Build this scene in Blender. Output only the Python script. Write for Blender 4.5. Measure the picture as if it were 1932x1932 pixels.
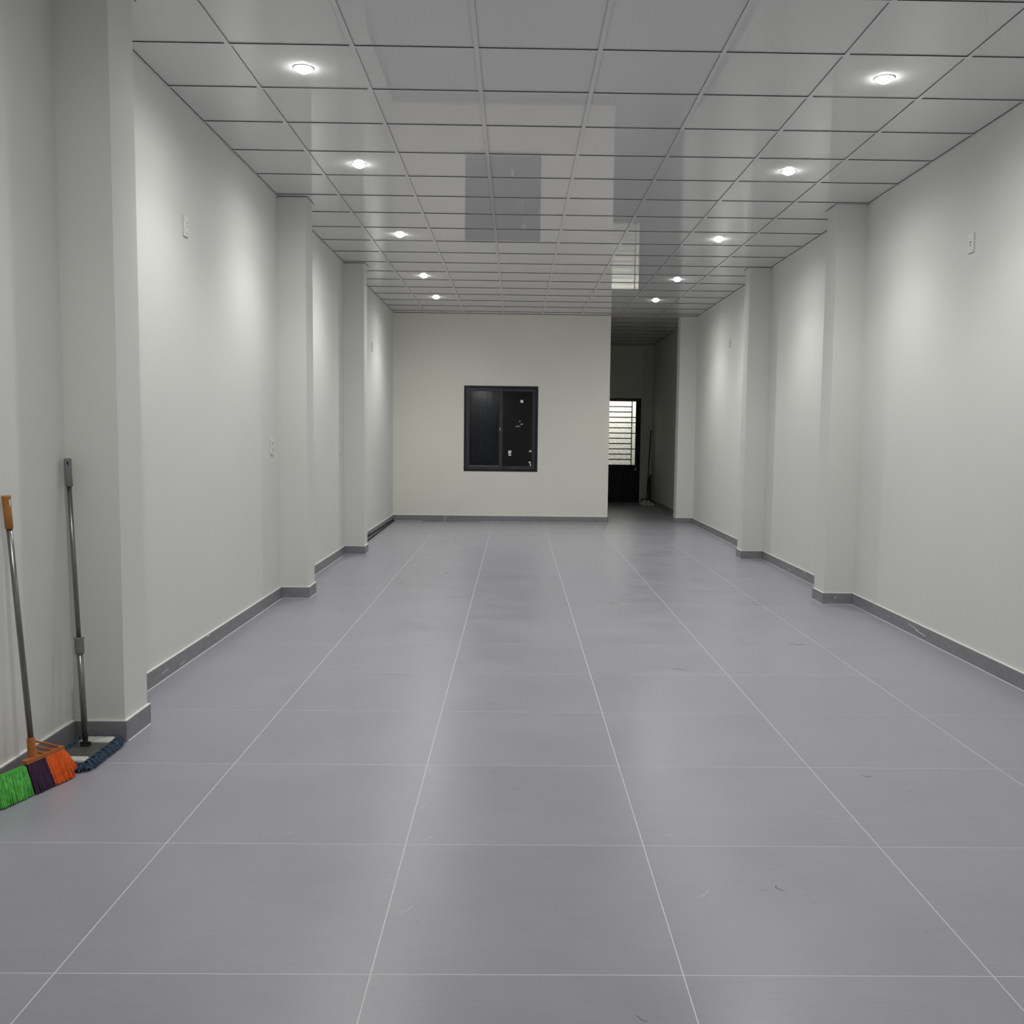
import bpy, math, random
from mathutils import Vector, Matrix

random.seed(7)
scene = bpy.context.scene
for o in list(bpy.data.objects):
    bpy.data.objects.remove(o, do_unlink=True)
COL = scene.collection

# ------------------------------------------------------------------ camera
F_PX, W_PX = 1857.218, 1932.0
PITCH, YAW, ROLL, CAM_H = 0.0876723, 0.0153983, 0.0119312, 1.375723
PPX, PPY = 34.827, 19.161
fwd = Vector((math.sin(YAW) * math.cos(PITCH), math.cos(YAW) * math.cos(PITCH), -math.sin(PITCH)))
right0 = Vector((math.cos(YAW), -math.sin(YAW), 0))
up0 = right0.cross(fwd)
right = right0 * math.cos(ROLL) + up0 * math.sin(ROLL)
up = up0 * math.cos(ROLL) - right0 * math.sin(ROLL)
cam_data = bpy.data.cameras.new('camera')
cam = bpy.data.objects.new('camera', cam_data)
COL.objects.link(cam)
m = Matrix.Identity(4)
for i in range(3):
    m[i][0], m[i][1], m[i][2] = right[i], up[i], -fwd[i]
m[2][3] = CAM_H
cam.matrix_world = m
cam_data.sensor_fit = 'HORIZONTAL'
cam_data.sensor_width = 36.0
cam_data.lens = F_PX / W_PX * 36.0
cam_data.shift_x = -PPX / W_PX
cam_data.shift_y = PPY / W_PX
cam_data.clip_start = 0.05
scene.camera = cam

# ------------------------------------------------------------------ world, light levels, exposure
world = bpy.data.worlds.new('night')
scene.world = world
world.use_nodes = True
wb = world.node_tree.nodes['Background']
wb.inputs[0].default_value = (0.55, 0.62, 0.75, 1)
wb.inputs[1].default_value = 0.02
LAMP_W = 48.0          # beam of each ceiling downlight
LAMP_SPILL = 32.0      # its wide spill
LENS_EMIT = 62.0       # glow of the domed lens itself
LAMP_COL = (1.0, 0.995, 0.965)
YARD_W = 80.0          # lamp in the yard behind the back door
vs = scene.view_settings
vs.view_transform = 'Standard'
vs.look = 'None'
vs.exposure = 0.09
vs.gamma = 1.0
vs.use_curve_mapping = False
scene.cycles.max_bounces = 7
scene.cycles.diffuse_bounces = 6
scene.cycles.glossy_bounces = 4
scene.cycles.adaptive_threshold = 0.08
scene.cycles.adaptive_min_samples = 16

# ------------------------------------------------------------------ helpers
class MB:
    """collects faces of one mesh"""
    def __init__(self):
        self.v, self.f, self.mi = [], [], []

    def add(self, verts, faces, mi=0):
        b = len(self.v)
        self.v += [tuple(p) for p in verts]
        for f in faces:
            self.f.append(tuple(b + i for i in f))
            self.mi.append(mi)

    def box(self, x0, x1, y0, y1, z0, z1, mi=0, side=None):
        v = [(x0, y0, z0), (x1, y0, z0), (x1, y1, z0), (x0, y1, z0), (x0, y0, z1), (x1, y0, z1), (x1, y1, z1), (x0, y1, z1)]
        self.add(v, [(0, 3, 2, 1), (4, 5, 6, 7)], mi)
        self.add(v, [(0, 1, 5, 4), (1, 2, 6, 5), (2, 3, 7, 6), (3, 0, 4, 7)], mi if side is None else side)

    def cbox(self, x0, x1, y0, y1, z0, z1, c, mi=0, mat=None):
        """box with all edges chamfered by c"""
        b = MB()
        import itertools
        hx, hy, hz = (x1 - x0) / 2, (y1 - y0) / 2, (z1 - z0) / 2
        cx, cy, cz = (x0 + x1) / 2, (y0 + y1) / 2, (z0 + z1) / 2
        idx, vs_ = {}, []
        for s in itertools.product((-1, 1), repeat=3):
            for a in range(3):
                p = [s[0] * (hx - c), s[1] * (hy - c), s[2] * (hz - c)]
                p[a] = s[a] * (hx, hy, hz)[a]
                idx[(s, a)] = len(vs_)
                vs_.append((cx + p[0], cy + p[1], cz + p[2]))
        fs = []
        for a in range(3):
            u, w = [k for k in range(3) if k != a]
            for sg in (-1, 1):
                loop = []
                for su, sw in ((-1, -1), (1, -1), (1, 1), (-1, 1)):
                    s = [0, 0, 0]
                    s[a], s[u], s[w] = sg, su, sw
                    loop.append(idx[(tuple(s), a)])
                fs.append(loop)
        for a in range(3):
            u, w = [k for k in range(3) if k != a]
            for su in (-1, 1):
                for sw in (-1, 1):
                    s0, s1 = [0, 0, 0], [0, 0, 0]
                    s0[a], s1[a] = -1, 1
                    s0[u] = s1[u] = su
                    s0[w] = s1[w] = sw
                    fs.append([idx[(tuple(s0), u)], idx[(tuple(s1), u)], idx[(tuple(s1), w)], idx[(tuple(s0), w)]])
        for s in itertools.product((-1, 1), repeat=3):
            fs.append([idx[(s, 0)], idx[(s, 1)], idx[(s, 2)]])
        C = Vector((cx, cy, cz))
        out = []
        for f in fs:
            pts = [Vector(vs_[i]) for i in f]
            n = (pts[1] - pts[0]).cross(pts[2] - pts[0])
            mid = sum(pts, Vector()) / len(pts)
            out.append(f if n.dot(mid - C) > 0 else f[::-1])
        if mat is not None:
            vs_ = [mat @ Vector(p) for p in vs_]
        self.add(vs_, out, mi)

    def tube(self, pts, rad, n=8, mi=0, cap=True, squash=1.0):
        pts = [Vector(p) for p in pts]
        if not isinstance(rad, (list, tuple)):
            rad = [rad] * len(pts)
        base = len(self.v)
        prev = None
        for i, p in enumerate(pts):
            t = (pts[min(i + 1, len(pts) - 1)] - pts[max(i - 1, 0)]).normalized()
            if prev is None:
                a = Vector((0, 0, 1)) if abs(t.z) < 0.9 else Vector((1, 0, 0))
                u = t.cross(a).normalized()
            else:
                u = (prev - t * prev.dot(t)).normalized()
            prev = u
            w = t.cross(u)
            for k in range(n):
                an = 2 * math.pi * k / n
                self.v.append(tuple(p + (u * math.cos(an) + w * math.sin(an) * squash) * rad[i]))
        for i in range(len(pts) - 1):
            for k in range(n):
                a, b_ = base + i * n + k, base + i * n + (k + 1) % n
                self.f.append((a, b_, b_ + n, a + n))
                self.mi.append(mi)
        if cap:
            self.f.append(tuple(base + k for k in range(n))[::-1])
            self.mi.append(mi)
            e = base + (len(pts) - 1) * n
            self.f.append(tuple(e + k for k in range(n)))
            self.mi.append(mi)

    def lathe(self, prof, n=32, mi=0, center=(0, 0, 0)):
        base = len(self.v)
        for r, z in prof:
            for k in range(n):
                a = 2 * math.pi * k / n
                self.v.append((center[0] + r * math.cos(a), center[1] + r * math.sin(a), center[2] + z))
        for i in range(len(prof) - 1):
            for k in range(n):
                a, b_ = base + i * n + k, base + i * n + (k + 1) % n
                self.f.append((a, b_, b_ + n, a + n))
                self.mi.append(mi)

    def prism(self, poly, axis, d0, d1, mi=0):
        """extrude a 2-D polygon along an axis ('x','y','z')"""
        def P(p, d):
            return {'x': (d, p[0], p[1]), 'y': (p[0], d, p[1]), 'z': (p[0], p[1], d)}[axis]
        n = len(poly)
        v = [P(p, d0) for p in poly] + [P(p, d1) for p in poly]
        fs = [tuple(range(n))[::-1], tuple(range(n, 2 * n))]
        fs += [(i, (i + 1) % n, n + (i + 1) % n, n + i) for i in range(n)]
        self.add(v, fs, mi)

    def mesh(self, name, mats, smooth=False):
        me = bpy.data.meshes.new(name)
        me.from_pydata(self.v, [], self.f)
        for mt in (mats if isinstance(mats, (list, tuple)) else [mats]):
            me.materials.append(mt)
        for p, i in zip(me.polygons, self.mi):
            p.material_index = i
            p.use_smooth = smooth
        me.validate()
        me.update()
        return me

    def build(self, name, mats, parent=None, smooth=False, loc=None):
        o = bpy.data.objects.new(name, self.mesh(name, mats, smooth))
        COL.objects.link(o)
        if parent is not None:
            o.parent = parent
        if loc is not None:
            o.location = loc
        return o


def tag(o, label=None, cat=None, group=None, kind=None):
    if label: o['label'] = label
    if cat: o['category'] = cat
    if group: o['group'] = group
    if kind: o['kind'] = kind
    return o


def empty(name, loc=(0, 0, 0)):
    o = bpy.data.objects.new(name, None)
    o.empty_display_size = 0.05
    COL.objects.link(o)
    o.location = loc
    return o


def inst(name, me, parent, loc):
    o = bpy.data.objects.new(name, me)
    COL.objects.link(o)
    o.parent = parent
    o.location = loc
    return o


def rel(parent_loc, pts):
    L = Vector(parent_loc)
    return [Vector(p) - L for p in pts]

# ------------------------------------------------------------------ materials
def mat(name, col, rough=0.5, metal=0.0, spec=0.5, ior=None, noise=None, bump=None, detail=2):
    """noise=(scale, amount, stretch) varies the colour; bump=(scale, strength)"""
    mt = bpy.data.materials.new(name)
    mt.use_nodes = True
    nt = mt.node_tree
    b = nt.nodes['Principled BSDF']
    b.inputs['Base Color'].default_value = (*col, 1)
    b.inputs['Roughness'].default_value = rough
    b.inputs['Metallic'].default_value = metal
    b.inputs['Specular IOR Level'].default_value = spec
    if ior: b.inputs['IOR'].default_value = ior
    geo = None
    if noise or bump:
        geo = nt.nodes.new('ShaderNodeNewGeometry')
    if noise:
        sc, am, st = noise
        mp = nt.nodes.new('ShaderNodeMapping')
        mp.inputs['Scale'].default_value = st
        nz = nt.nodes.new('ShaderNodeTexNoise')
        nz.inputs['Scale'].default_value = sc
        nz.inputs['Detail'].default_value = detail
        rp = nt.nodes.new('ShaderNodeMapRange')
        rp.inputs['From Min'].default_value = 0.3
        rp.inputs['From Max'].default_value = 0.7
        rp.inputs['To Min'].default_value = 1 - am
        rp.inputs['To Max'].default_value = 1 + am
        mx = nt.nodes.new('ShaderNodeVectorMath')
        mx.operation = 'SCALE'
        mx.inputs[0].default_value = col
        nt.links.new(geo.outputs['Position'], mp.inputs['Vector'])
        nt.links.new(mp.outputs[0], nz.inputs['Vector'])
        nt.links.new(nz.outputs['Fac'], rp.inputs['Value'])
        nt.links.new(rp.outputs[0], mx.inputs['Scale'])
        nt.links.new(mx.outputs[0], b.inputs['Base Color'])
    if bump:
        nz2 = nt.nodes.new('ShaderNodeTexNoise')
        nz2.inputs['Scale'].default_value = bump[0]
        bp = nt.nodes.new('ShaderNodeBump')
        bp.inputs['Strength'].default_value = bump[1]
        bp.inputs['Distance'].default_value = 0.001
        nt.links.new(geo.outputs['Position'], nz2.inputs['Vector'])
        nt.links.new(nz2.outputs['Fac'], bp.inputs['Height'])
        nt.links.new(bp.outputs[0], b.inputs['Normal'])
    return mt


def matte_paint(name, col):
    """plain matte emulsion with a faint roller mottling"""
    mt = bpy.data.materials.new(name)
    mt.use_nodes = True
    nt = mt.node_tree
    nt.nodes.remove(nt.nodes['Principled BSDF'])
    d = nt.nodes.new('ShaderNodeBsdfDiffuse')
    geo = nt.nodes.new('ShaderNodeNewGeometry')
    nz = nt.nodes.new('ShaderNodeTexNoise')
    nz.inputs['Scale'].default_value = 1.4
    nz.inputs['Detail'].default_value = 0
    rp = nt.nodes.new('ShaderNodeMapRange')
    rp.inputs['To Min'].default_value = 0.975
    rp.inputs['To Max'].default_value = 1.025
    sc = nt.nodes.new('ShaderNodeVectorMath')
    sc.operation = 'SCALE'
    sc.inputs[0].default_value = col
    nt.links.new(geo.outputs['Position'], nz.inputs['Vector'])
    nt.links.new(nz.outputs['Fac'], rp.inputs['Value'])
    nt.links.new(rp.outputs[0], sc.inputs['Scale'])
    nt.links.new(sc.outputs[0], d.inputs['Color'])
    nt.links.new(d.outputs[0], nt.nodes['Material Output'].inputs[0])
    return mt


M_WALL = matte_paint('wall_paint', (0.705, 0.71, 0.682))
M_FARWALL = matte_paint('far_wall_paint_lifted', (0.81, 0.80, 0.727))  # cream tint; colour also lifted above the side walls in place of light
M_CEIL = mat('ceiling_laminate', (0.70, 0.70, 0.695), 0.035, spec=0.5)
M_TBAR = mat('white_tee_bar', (0.70, 0.70, 0.70), 0.12)
M_TEDGE = mat('dark_tee_edge', (0.05, 0.05, 0.05), 0.5)
M_PLENUM = mat('plenum_board', (0.2, 0.2, 0.2), 0.9)
M_TILE = None
M_GROUT = mat('white_grout', (0.72, 0.72, 0.72), 0.7)
M_BASE = mat('baseboard_tile_grey', (0.235, 0.235, 0.25), 0.4, noise=(14, 0.1, (1, 1, 3)))
M_CAULK = mat('white_caulk', (0.8, 0.8, 0.77), 0.6)
M_BLACK = mat('black_aluminium', (0.012, 0.012, 0.016), 0.35)
M_ALU = mat('charcoal_aluminium', (0.035, 0.036, 0.045), 0.35, metal=0.0)
M_DOOR = mat('black_steel_door', (0.006, 0.005, 0.009), 0.4, spec=0.3)
M_CHROME = mat('brushed_steel', (0.55, 0.55, 0.55), 0.3, metal=1.0)
M_PLATE = mat('white_plastic_plate', (0.74, 0.74, 0.72), 0.35)
M_HOLE = mat('dark_slot', (0.01, 0.01, 0.01), 0.7)
M_CURTAIN = mat('dark_curtain_fabric', (0.15, 0.175, 0.225), 0.8)
M_STICKER = mat('white_film_scrap', (0.85, 0.85, 0.85), 0.6)
M_SCUFFW = mat('pale_scuff', (0.55, 0.55, 0.56), 0.6)
M_SCUFFD = mat('dark_scuff', (0.06, 0.055, 0.05), 0.6)


def tile_material():
    mt = bpy.data.materials.new('grey_porcelain_tile')
    mt.use_nodes = True
    nt = mt.node_tree
    b = nt.nodes['Principled BSDF']
    geo = nt.nodes.new('ShaderNodeNewGeometry')
    info = nt.nodes.new('ShaderNodeObjectInfo')
    # broad clouding, shifted tile by tile
    add = nt.nodes.new('ShaderNodeVectorMath')
    mul = nt.nodes.new('ShaderNodeVectorMath')
    mul.operation = 'SCALE'
    nt.links.new(info.outputs['Random'], mul.inputs['Scale'])
    mul.inputs[0].default_value = (9.0, 5.0, 3.0)
    nt.links.new(geo.outputs['Position'], add.inputs[0])
    nt.links.new(mul.outputs[0], add.inputs[1])
    n1 = nt.nodes.new('ShaderNodeTexNoise')
    n1.inputs['Scale'].default_value = 2.2
    n1.inputs['Detail'].default_value = 3
    n1.inputs['Roughness'].default_value = 0.6
    nt.links.new(add.outputs[0], n1.inputs['Vector'])
    # fine streaks running across the room
    mp = nt.nodes.new('ShaderNodeMapping')
    mp.inputs['Scale'].default_value = (5, 60, 1)
    nt.links.new(add.outputs[0], mp.inputs['Vector'])
    n2 = nt.nodes.new('ShaderNodeTexNoise')
    n2.inputs['Scale'].default_value = 1.5
    n2.inputs['Detail'].default_value = 2
    nt.links.new(mp.outputs[0], n2.inputs['Vector'])
    def rng(src, lo, hi):
        r = nt.nodes.new('ShaderNodeMapRange')
        r.inputs['From Min'].default_value = 0.25
        r.inputs['From Max'].default_value = 0.75
        r.inputs['To Min'].default_value = lo
        r.inputs['To Max'].default_value = hi
        nt.links.new(src, r.inputs['Value'])
        return r.outputs[0]
    def times(a, c):
        x = nt.nodes.new('ShaderNodeMath')
        x.operation = 'MULTIPLY'
        nt.links.new(a, x.inputs[0])
        nt.links.new(c, x.inputs[1])
        return x.outputs[0]
    k = times(rng(n1.outputs['Fac'], 0.94, 1.06), rng(n2.outputs['Fac'], 0.97, 1.03))
    sc = nt.nodes.new('ShaderNodeVectorMath')
    sc.operation = 'SCALE'
    sc.inputs[0].default_value = (0.318, 0.316, 0.356)
    nt.links.new(k, sc.inputs['Scale'])
    nt.links.new(sc.outputs[0], b.inputs['Base Color'])
    nt.links.new(rng(n1.outputs['Fac'], 0.27, 0.35), b.inputs['Roughness'])
    b.inputs['Specular IOR Level'].default_value = 0.5
    return mt


M_TILE = tile_material()


def glass_material(name, tint, transp):
    """thin window pane: see-through with a fresnel reflection"""
    mt = bpy.data.materials.new(name)
    mt.use_nodes = True
    nt = mt.node_tree
    nt.nodes.remove(nt.nodes['Principled BSDF'])
    out = nt.nodes['Material Output']
    tr = nt.nodes.new('ShaderNodeBsdfTransparent')
    tr.inputs[0].default_value = (*tint, 1)
    gl = nt.nodes.new('ShaderNodeBsdfGlossy')
    gl.inputs['Roughness'].default_value = 0.02
    fr = nt.nodes.new('ShaderNodeFresnel')
    fr.inputs[0].default_value = 1.5
    mx = nt.nodes.new('ShaderNodeMixShader')
    nt.links.new(fr.outputs[0], mx.inputs[0])
    nt.links.new(tr.outputs[0], mx.inputs[1])
    nt.links.new(gl.outputs[0], mx.inputs[2])
    nt.links.new(mx.outputs[0], out.inputs[0])
    return mt


M_GLASS = glass_material('tinted_window_glass', (0.75, 0.77, 0.77), 1)
M_DGLASS = glass_material('door_glass', (0.9, 0.92, 0.9), 1)


def emission(name, col, s):
    mt = bpy.data.materials.new(name)
    mt.use_nodes = True
    b = mt.node_tree.nodes['Principled BSDF']
    b.inputs['Base Color'].default_value = (0.9, 0.9, 0.9, 1)
    b.inputs['Emission Color'].default_value = (*col, 1)
    b.inputs['Emission Strength'].default_value = s
    return mt


M_LENS = emission('lit_lamp_lens', (1.0, 0.99, 0.96), LENS_EMIT)

# ------------------------------------------------------------------ room dimensions (metres)
XL, XR = -1.955, 2.835          # side wall faces
CXL, CXR = -1.725, 2.588        # column faces
YB, YF, YD = -1.6, 15.68, 20.7  # front of the shop, far wall, back door wall
XC = 1.472                      # left edge of the corridor opening
ZC = 3.2685                     # underside of the ceiling grid
ZT = 3.42
TH = 0.012                      # baseboard thickness
BBH = 0.092
FT, FX0, FY0 = 0.802, -1.1599, 2.4105     # floor tile pitch and a joint crossing
CT, CX0, CY0 = 0.610, -1.4362, 5.0368     # ceiling grid pitch and a crossing
LCOL = [(4.305, 4.572), (8.17, 8.44), (11.235, 11.455)]
RCOL = [(4.26, 4.53), (8.125, 8.395), (11.14, 11.365), (15.66, 15.92)]

# ------------------------------------------------------------------ floor
b = MB()
b.box(XL - 0.15, XR + 0.15, YB - 2.5, 22.6, -0.06, -0.0004)
floor = tag(b.build('floor', M_GROUT), 'grey porcelain tiled floor with thin white grout lines', kind='structure')
GAP = 0.0028
cells = {}
def floor_tile(x0, x1, y0, y1):
    w, d = round(x1 - x0, 4), round(y1 - y0, 4)
    if w < 0.03 or d < 0.03: return
    if (w, d) not in cells:
        q = MB()
        e = 0.0004
        q.add([(-w / 2, -d / 2, -0.008), (w / 2, -d / 2, -0.008), (w / 2, d / 2, -0.008), (-w / 2, d / 2, -0.008),
               (-w / 2, -d / 2, -e), (w / 2, -d / 2, -e), (w / 2, d / 2, -e), (-w / 2, d / 2, -e),
               (-w / 2 + e, -d / 2 + e, 0), (w / 2 - e, -d / 2 + e, 0), (w / 2 - e, d / 2 - e, 0), (-w / 2 + e, d / 2 - e, 0)],
              [(0, 1, 5, 4), (1, 2, 6, 5), (2, 3, 7, 6), (3, 0, 4, 7), (4, 5, 9, 8), (5, 6, 10, 9), (6, 7, 11, 10), (7, 4, 8, 11), (8, 9, 10, 11)])
        cells[(w, d)] = q.mesh('floor_tile', M_TILE)
    inst('floor_tile', cells[(w, d)], floor, ((x0 + x1) / 2, (y0 + y1) / 2, 0))
for j in range(-1, 5):
    x0, x1 = FX0 + j * FT + GAP / 2, FX0 + (j + 1) * FT - GAP / 2
    x0, x1 = max(x0, XL + 0.002), min(x1, XR - 0.002)
    i = -5
    while FY0 + i * FT < YD:
        y0, y1 = FY0 + i * FT + GAP / 2, FY0 + (i + 1) * FT - GAP / 2
        y0, y1 = max(y0, YB), min(y1, YD)
        if y0 > YF + 0.1 and x1 < XC - 0.12:       # not inside the dark room behind the window
            i += 1
            continue
        floor_tile(x0, x1, y0, y1)
        i += 1

# scuffs on the tiles (a thin film of chalk or dirt each)
def scuff(pts, w, m_):
    q = MB()
    P = [Vector((x, y, 0.0004)) for x, y in pts]
    n = len(P)
    L, Rr = [], []
    for i, p in enumerate(P):
        t = (P[min(i + 1, n - 1)] - P[max(i - 1, 0)]).normalized()
        s = Vector((-t.y, t.x, 0)) * w * (0.5 if i in (0, n - 1) else 1) / 2
        L.append(p + s); Rr.append(p - s)
    v = [tuple(p) for p in L + Rr]
    q.add(v, [(n + i, n + i + 1, i + 1, i) for i in range(n - 1)])
    q.build('scuff_mark', m_, floor)
W_, D_ = M_SCUFFW, M_SCUFFD
scuff([(-0.775, 3.281), (-0.766, 3.296), (-0.757, 3.312)], 0.004, W_)
scuff([(-0.339, 3.985), (-0.342, 3.94), (-0.338, 3.93)], 0.005, W_)
scuff([(-0.352, 3.87), (-0.342, 3.9)], 0.004, W_)
scuff([(-0.345, 3.53), (-0.328, 3.56), (-0.322, 3.585)], 0.003, W_)
scuff([(-0.30, 3.25), (-0.283, 3.262), (-0.27, 3.29)], 0.003, W_)
scuff([(-0.33, 2.72), (-0.313, 2.742), (-0.30, 2.752), (-0.285, 2.78)], 0.002, W_)
scuff([(-0.39, 2.94), (-0.372, 2.958)], 0.003, W_)
scuff([(0.535, 3.295), (0.541, 3.31)], 0.005, W_)
scuff([(0.549, 3.285), (0.553, 3.322)], 0.003, W_)
scuff([(0.555, 2.835), (0.578, 2.85), (0.598, 2.875), (0.605, 2.90)], 0.0025, W_)
scuff([(0.59, 2.825), (0.612, 2.85)], 0.002, W_)
scuff([(0.535, 2.725), (0.556, 2.745)], 0.002, W_)
scuff([(0.818, 2.92), (0.812, 2.905), (0.822, 2.893), (0.836, 2.882)], 0.0035, D_)
scuff([(0.76, 2.893), (0.785, 2.887)], 0.0025, D_)
scuff([(0.88, 2.862), (0.905, 2.858)], 0.002, D_)
scuff([(0.895, 2.81), (0.91, 2.806)], 0.002, D_)
for x, y, r in [(-0.752, 3.111, 0.004), (-0.865, 3.171, 0.003), (-0.265, 2.683, 0.004), (1.166, 2.636, 0.003), (-1.073, 4.344, 0.006)]:
    scuff([(x - r, y), (x + r, y)], r, D_)
scuff([(-1.53, 3.055), (-1.50, 3.06)], 0.003, W_)
scuff([(1.33, 3.30), (1.345, 3.303)], 0.003, W_)
scuff([(1.43, 3.92), (1.455, 3.905), (1.47, 3.90)], 0.006, D_)
scuff([(1.85, 6.52), (1.905, 6.48), (1.96, 6.50)], 0.01, D_)
scuff([(0.94, 5.76), (0.98, 5.75), (1.02, 5.72)], 0.008, D_)
scuff([(-0.13, 4.97), (-0.09, 4.98)], 0.006, D_)
scuff([(0.0, 3.735), (0.03, 3.74)], 0.004, D_)
scuff([(0.30, 2.235), (0.312, 2.215), (0.325, 2.208)], 0.002, D_)

# ------------------------------------------------------------------ walls
b = MB()
b.box(XL - 0.15, XL, YB, YF + 0.12, 0, ZT)
wall_left = tag(b.build('wall_left', M_WALL), 'long white painted wall on the left with three columns', kind='structure')
for y0, y1 in LCOL:
    b = MB()
    b.box(XL - 0.01, CXL, y0, y1, 0, ZT)
    b.build('column', M_WALL, wall_left)
b = MB()
b.box(XR, XR + 0.15, YB, YD + 0.12, 0, ZT)
wall_right = tag(b.build('wall_right', M_WALL), 'long white painted wall on the right running on into the corridor', kind='structure')
for y0, y1 in RCOL:
    b = MB()
    b.box(CXR if y0 < 15 else 2.568, XR + 0.01, y0, y1, 0, ZT)
    b.build('column', M_WALL, wall_right)
b = MB()
b.box(2.625, XR + 0.01, YD - 0.035, YD + 0.05, 0, ZT)
b.build('column', M_WALL, wall_right)
WX0, WX1, WZ0, WZ1 = -0.832, 0.342, 0.799, 2.153       # window opening
b = MB()
b.box(XL, WX0, YF, YF + 0.12, 0, ZT)
b.box(WX1, XC, YF, YF + 0.12, 0, ZT)
b.box(WX0, WX1, YF, YF + 0.12, 0, WZ0)
b.box(WX0, WX1, YF, YF + 0.12, WZ1, ZT)
wall_far = tag(b.build('wall_far', M_FARWALL), 'cream far wall with a black sliding window', kind='structure')
b = MB()
b.box(XC - 0.12, XC, YF + 0.12, YD + 0.12, 0, ZT)
tag(b.build('wall_corridor', M_FARWALL), 'corridor side wall seen edge-on beside the opening', kind='structure')
DX0, DX1, DZ1 = 1.66, 2.607, 2.176                      # door opening
b = MB()
b.box(XC, DX0, YD, YD + 0.12, 0, ZT)
b.box(DX1, XR, YD, YD + 0.12, 0, ZT)
b.box(DX0, DX1, YD, YD + 0.12, DZ1, ZT)
tag(b.build('wall_back', M_FARWALL), 'dim wall around the back door at the end of the corridor', kind='structure')
b = MB()                                                  # store room behind the window
b.box(XL, XC - 0.12, 18.0, 18.1, 0, ZT)
b.box(XL - 0.1, XL, YF + 0.12, 18.1, 0, ZT)
tag(b.build('wall_storeroom', mat('store_paint', (0.85, 0.85, 0.8), 0.8)), 'dark wall of the unlit room behind the window', kind='structure')
b = MB()                                                  # unseen shop front, closed by an added shutter
b.box(XL - 0.15, XL + 0.35, YB - 0.15, YB, 0, ZT)
b.box(XR - 0.35, XR + 0.15, YB - 0.15, YB, 0, ZT)
b.box(XL + 0.35, XR - 0.35, YB - 0.15, YB, 2.9, ZT)
tag(b.build('wall_front', M_WALL), 'white wall around the shop front shutter', kind='structure')
sh = tag(empty('door_2', (0, 0, 0)), 'closed pale roller shutter, added unseen behind the viewer', kind='structure')
b = MB()
b.cbox(XL + 0.34, XR - 0.34, -0.009, 0.009, 0.0, 0.116, 0.006)
slat = b.mesh('added_shutter_slat', mat('shutter_paint', (0.5, 0.5, 0.48), 0.5))  # added shutter: pale slats give the window glass something to reflect
for k in range(25):
    inst('added_shutter_slat', slat, sh, (0, YB - 0.06, 0.002 + k * 0.116))

M_YARD = mat('roughcast_yard_wall', (0.50, 0.49, 0.46), 0.9, noise=(22, 0.30, (1, 1, 1.6)), detail=4)
b = MB()
b.box(0.6, 4.0, 22.0, 22.1, 0, 3.4)
tag(b.build('wall_yard', M_YARD), 'mottled roughcast yard wall seen through the back door glass', kind='structure')

# ------------------------------------------------------------------ ceiling
b = MB()
b.box(XL - 0.15, XR + 0.15, YB - 0.15, YD + 0.12, ZT, ZT + 0.1)
ceiling = tag(b.build('ceiling', M_PLENUM), 'white glossy lay-in tile ceiling on a metal grid', kind='structure')
FL, FTK = 0.012, 0.0045      # half width and thickness of a tee flange
ZB = ZC                       # flange underside
xs = [XL] + [CX0 + j * CT for j in range(0, 7)] + [XR]
rows = []
i = -11
while CY0 + i * CT < YD - 0.02:
    rows.append(CY0 + i * CT)
    i += 1
rows = [y for y in rows if y > YB + 0.02]
for x in xs[1:-1]:
    y1 = YD if x > XC - 0.1 else YF
    b = MB()
    b.box(-FL, FL, YB, y1, 0, FTK, 0, 1)
    b.box(-0.0015, 0.0015, YB, y1, FTK, 0.04)
    b.build('main_runner', [M_TBAR, M_TEDGE], ceiling, loc=(x, 0, ZB))
tee, ctl = {}, {}
def ceil_tile(x0, x1, y0, y1):
    k = (round(x1 - x0, 3), round(y1 - y0, 3))
    if k not in ctl:
        q = MB()
        q.box(-k[0] / 2, k[0] / 2, -k[1] / 2, k[1] / 2, 0, 0.009)
        ctl[k] = q.mesh('ceiling_tile', M_CEIL)
    inst('ceiling_tile', ctl[k], ceiling, ((x0 + x1) / 2, (y0 + y1) / 2, ZB + FTK + 0.0006))
edges_y = [YB] + rows + [YD]
for c in range(len(xs) - 1):
    x0, x1 = xs[c], xs[c + 1]
    for r in range(len(edges_y) - 1):
        y0, y1 = edges_y[r], edges_y[r + 1]
        if x1 < XC and y0 > YF: continue
        if x1 < XC: y1 = min(y1, YF)
        if x0 < XC - 0.05 and y0 > YF: x0_ = XC
        else: x0_ = x0
        ceil_tile(x0_ + 0.004, x1 - 0.004, y0 + 0.004, y1 - 0.004)
        if r > 0:
            L = x1 - x0_ - 2 * FL if c not in (0, 7) else x1 - x0_ - FL
            k = round(L, 3)
            if k not in tee:
                q = MB()
                q.box(-L / 2, L / 2, -FL, FL, 0, FTK, 0, 1)
                q.box(-L / 2, L / 2, -0.0015, 0.0015, FTK, 0.03)
                tee[k] = q.mesh('cross_tee', [M_TBAR, M_TEDGE])
            xm = (x0_ + x1) / 2 + (0 if c not in (0, 7) else (-FL / 2 if c == 0 else FL / 2))
            inst('cross_tee', tee[k], ceiling, (xm, y0, ZB))
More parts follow.
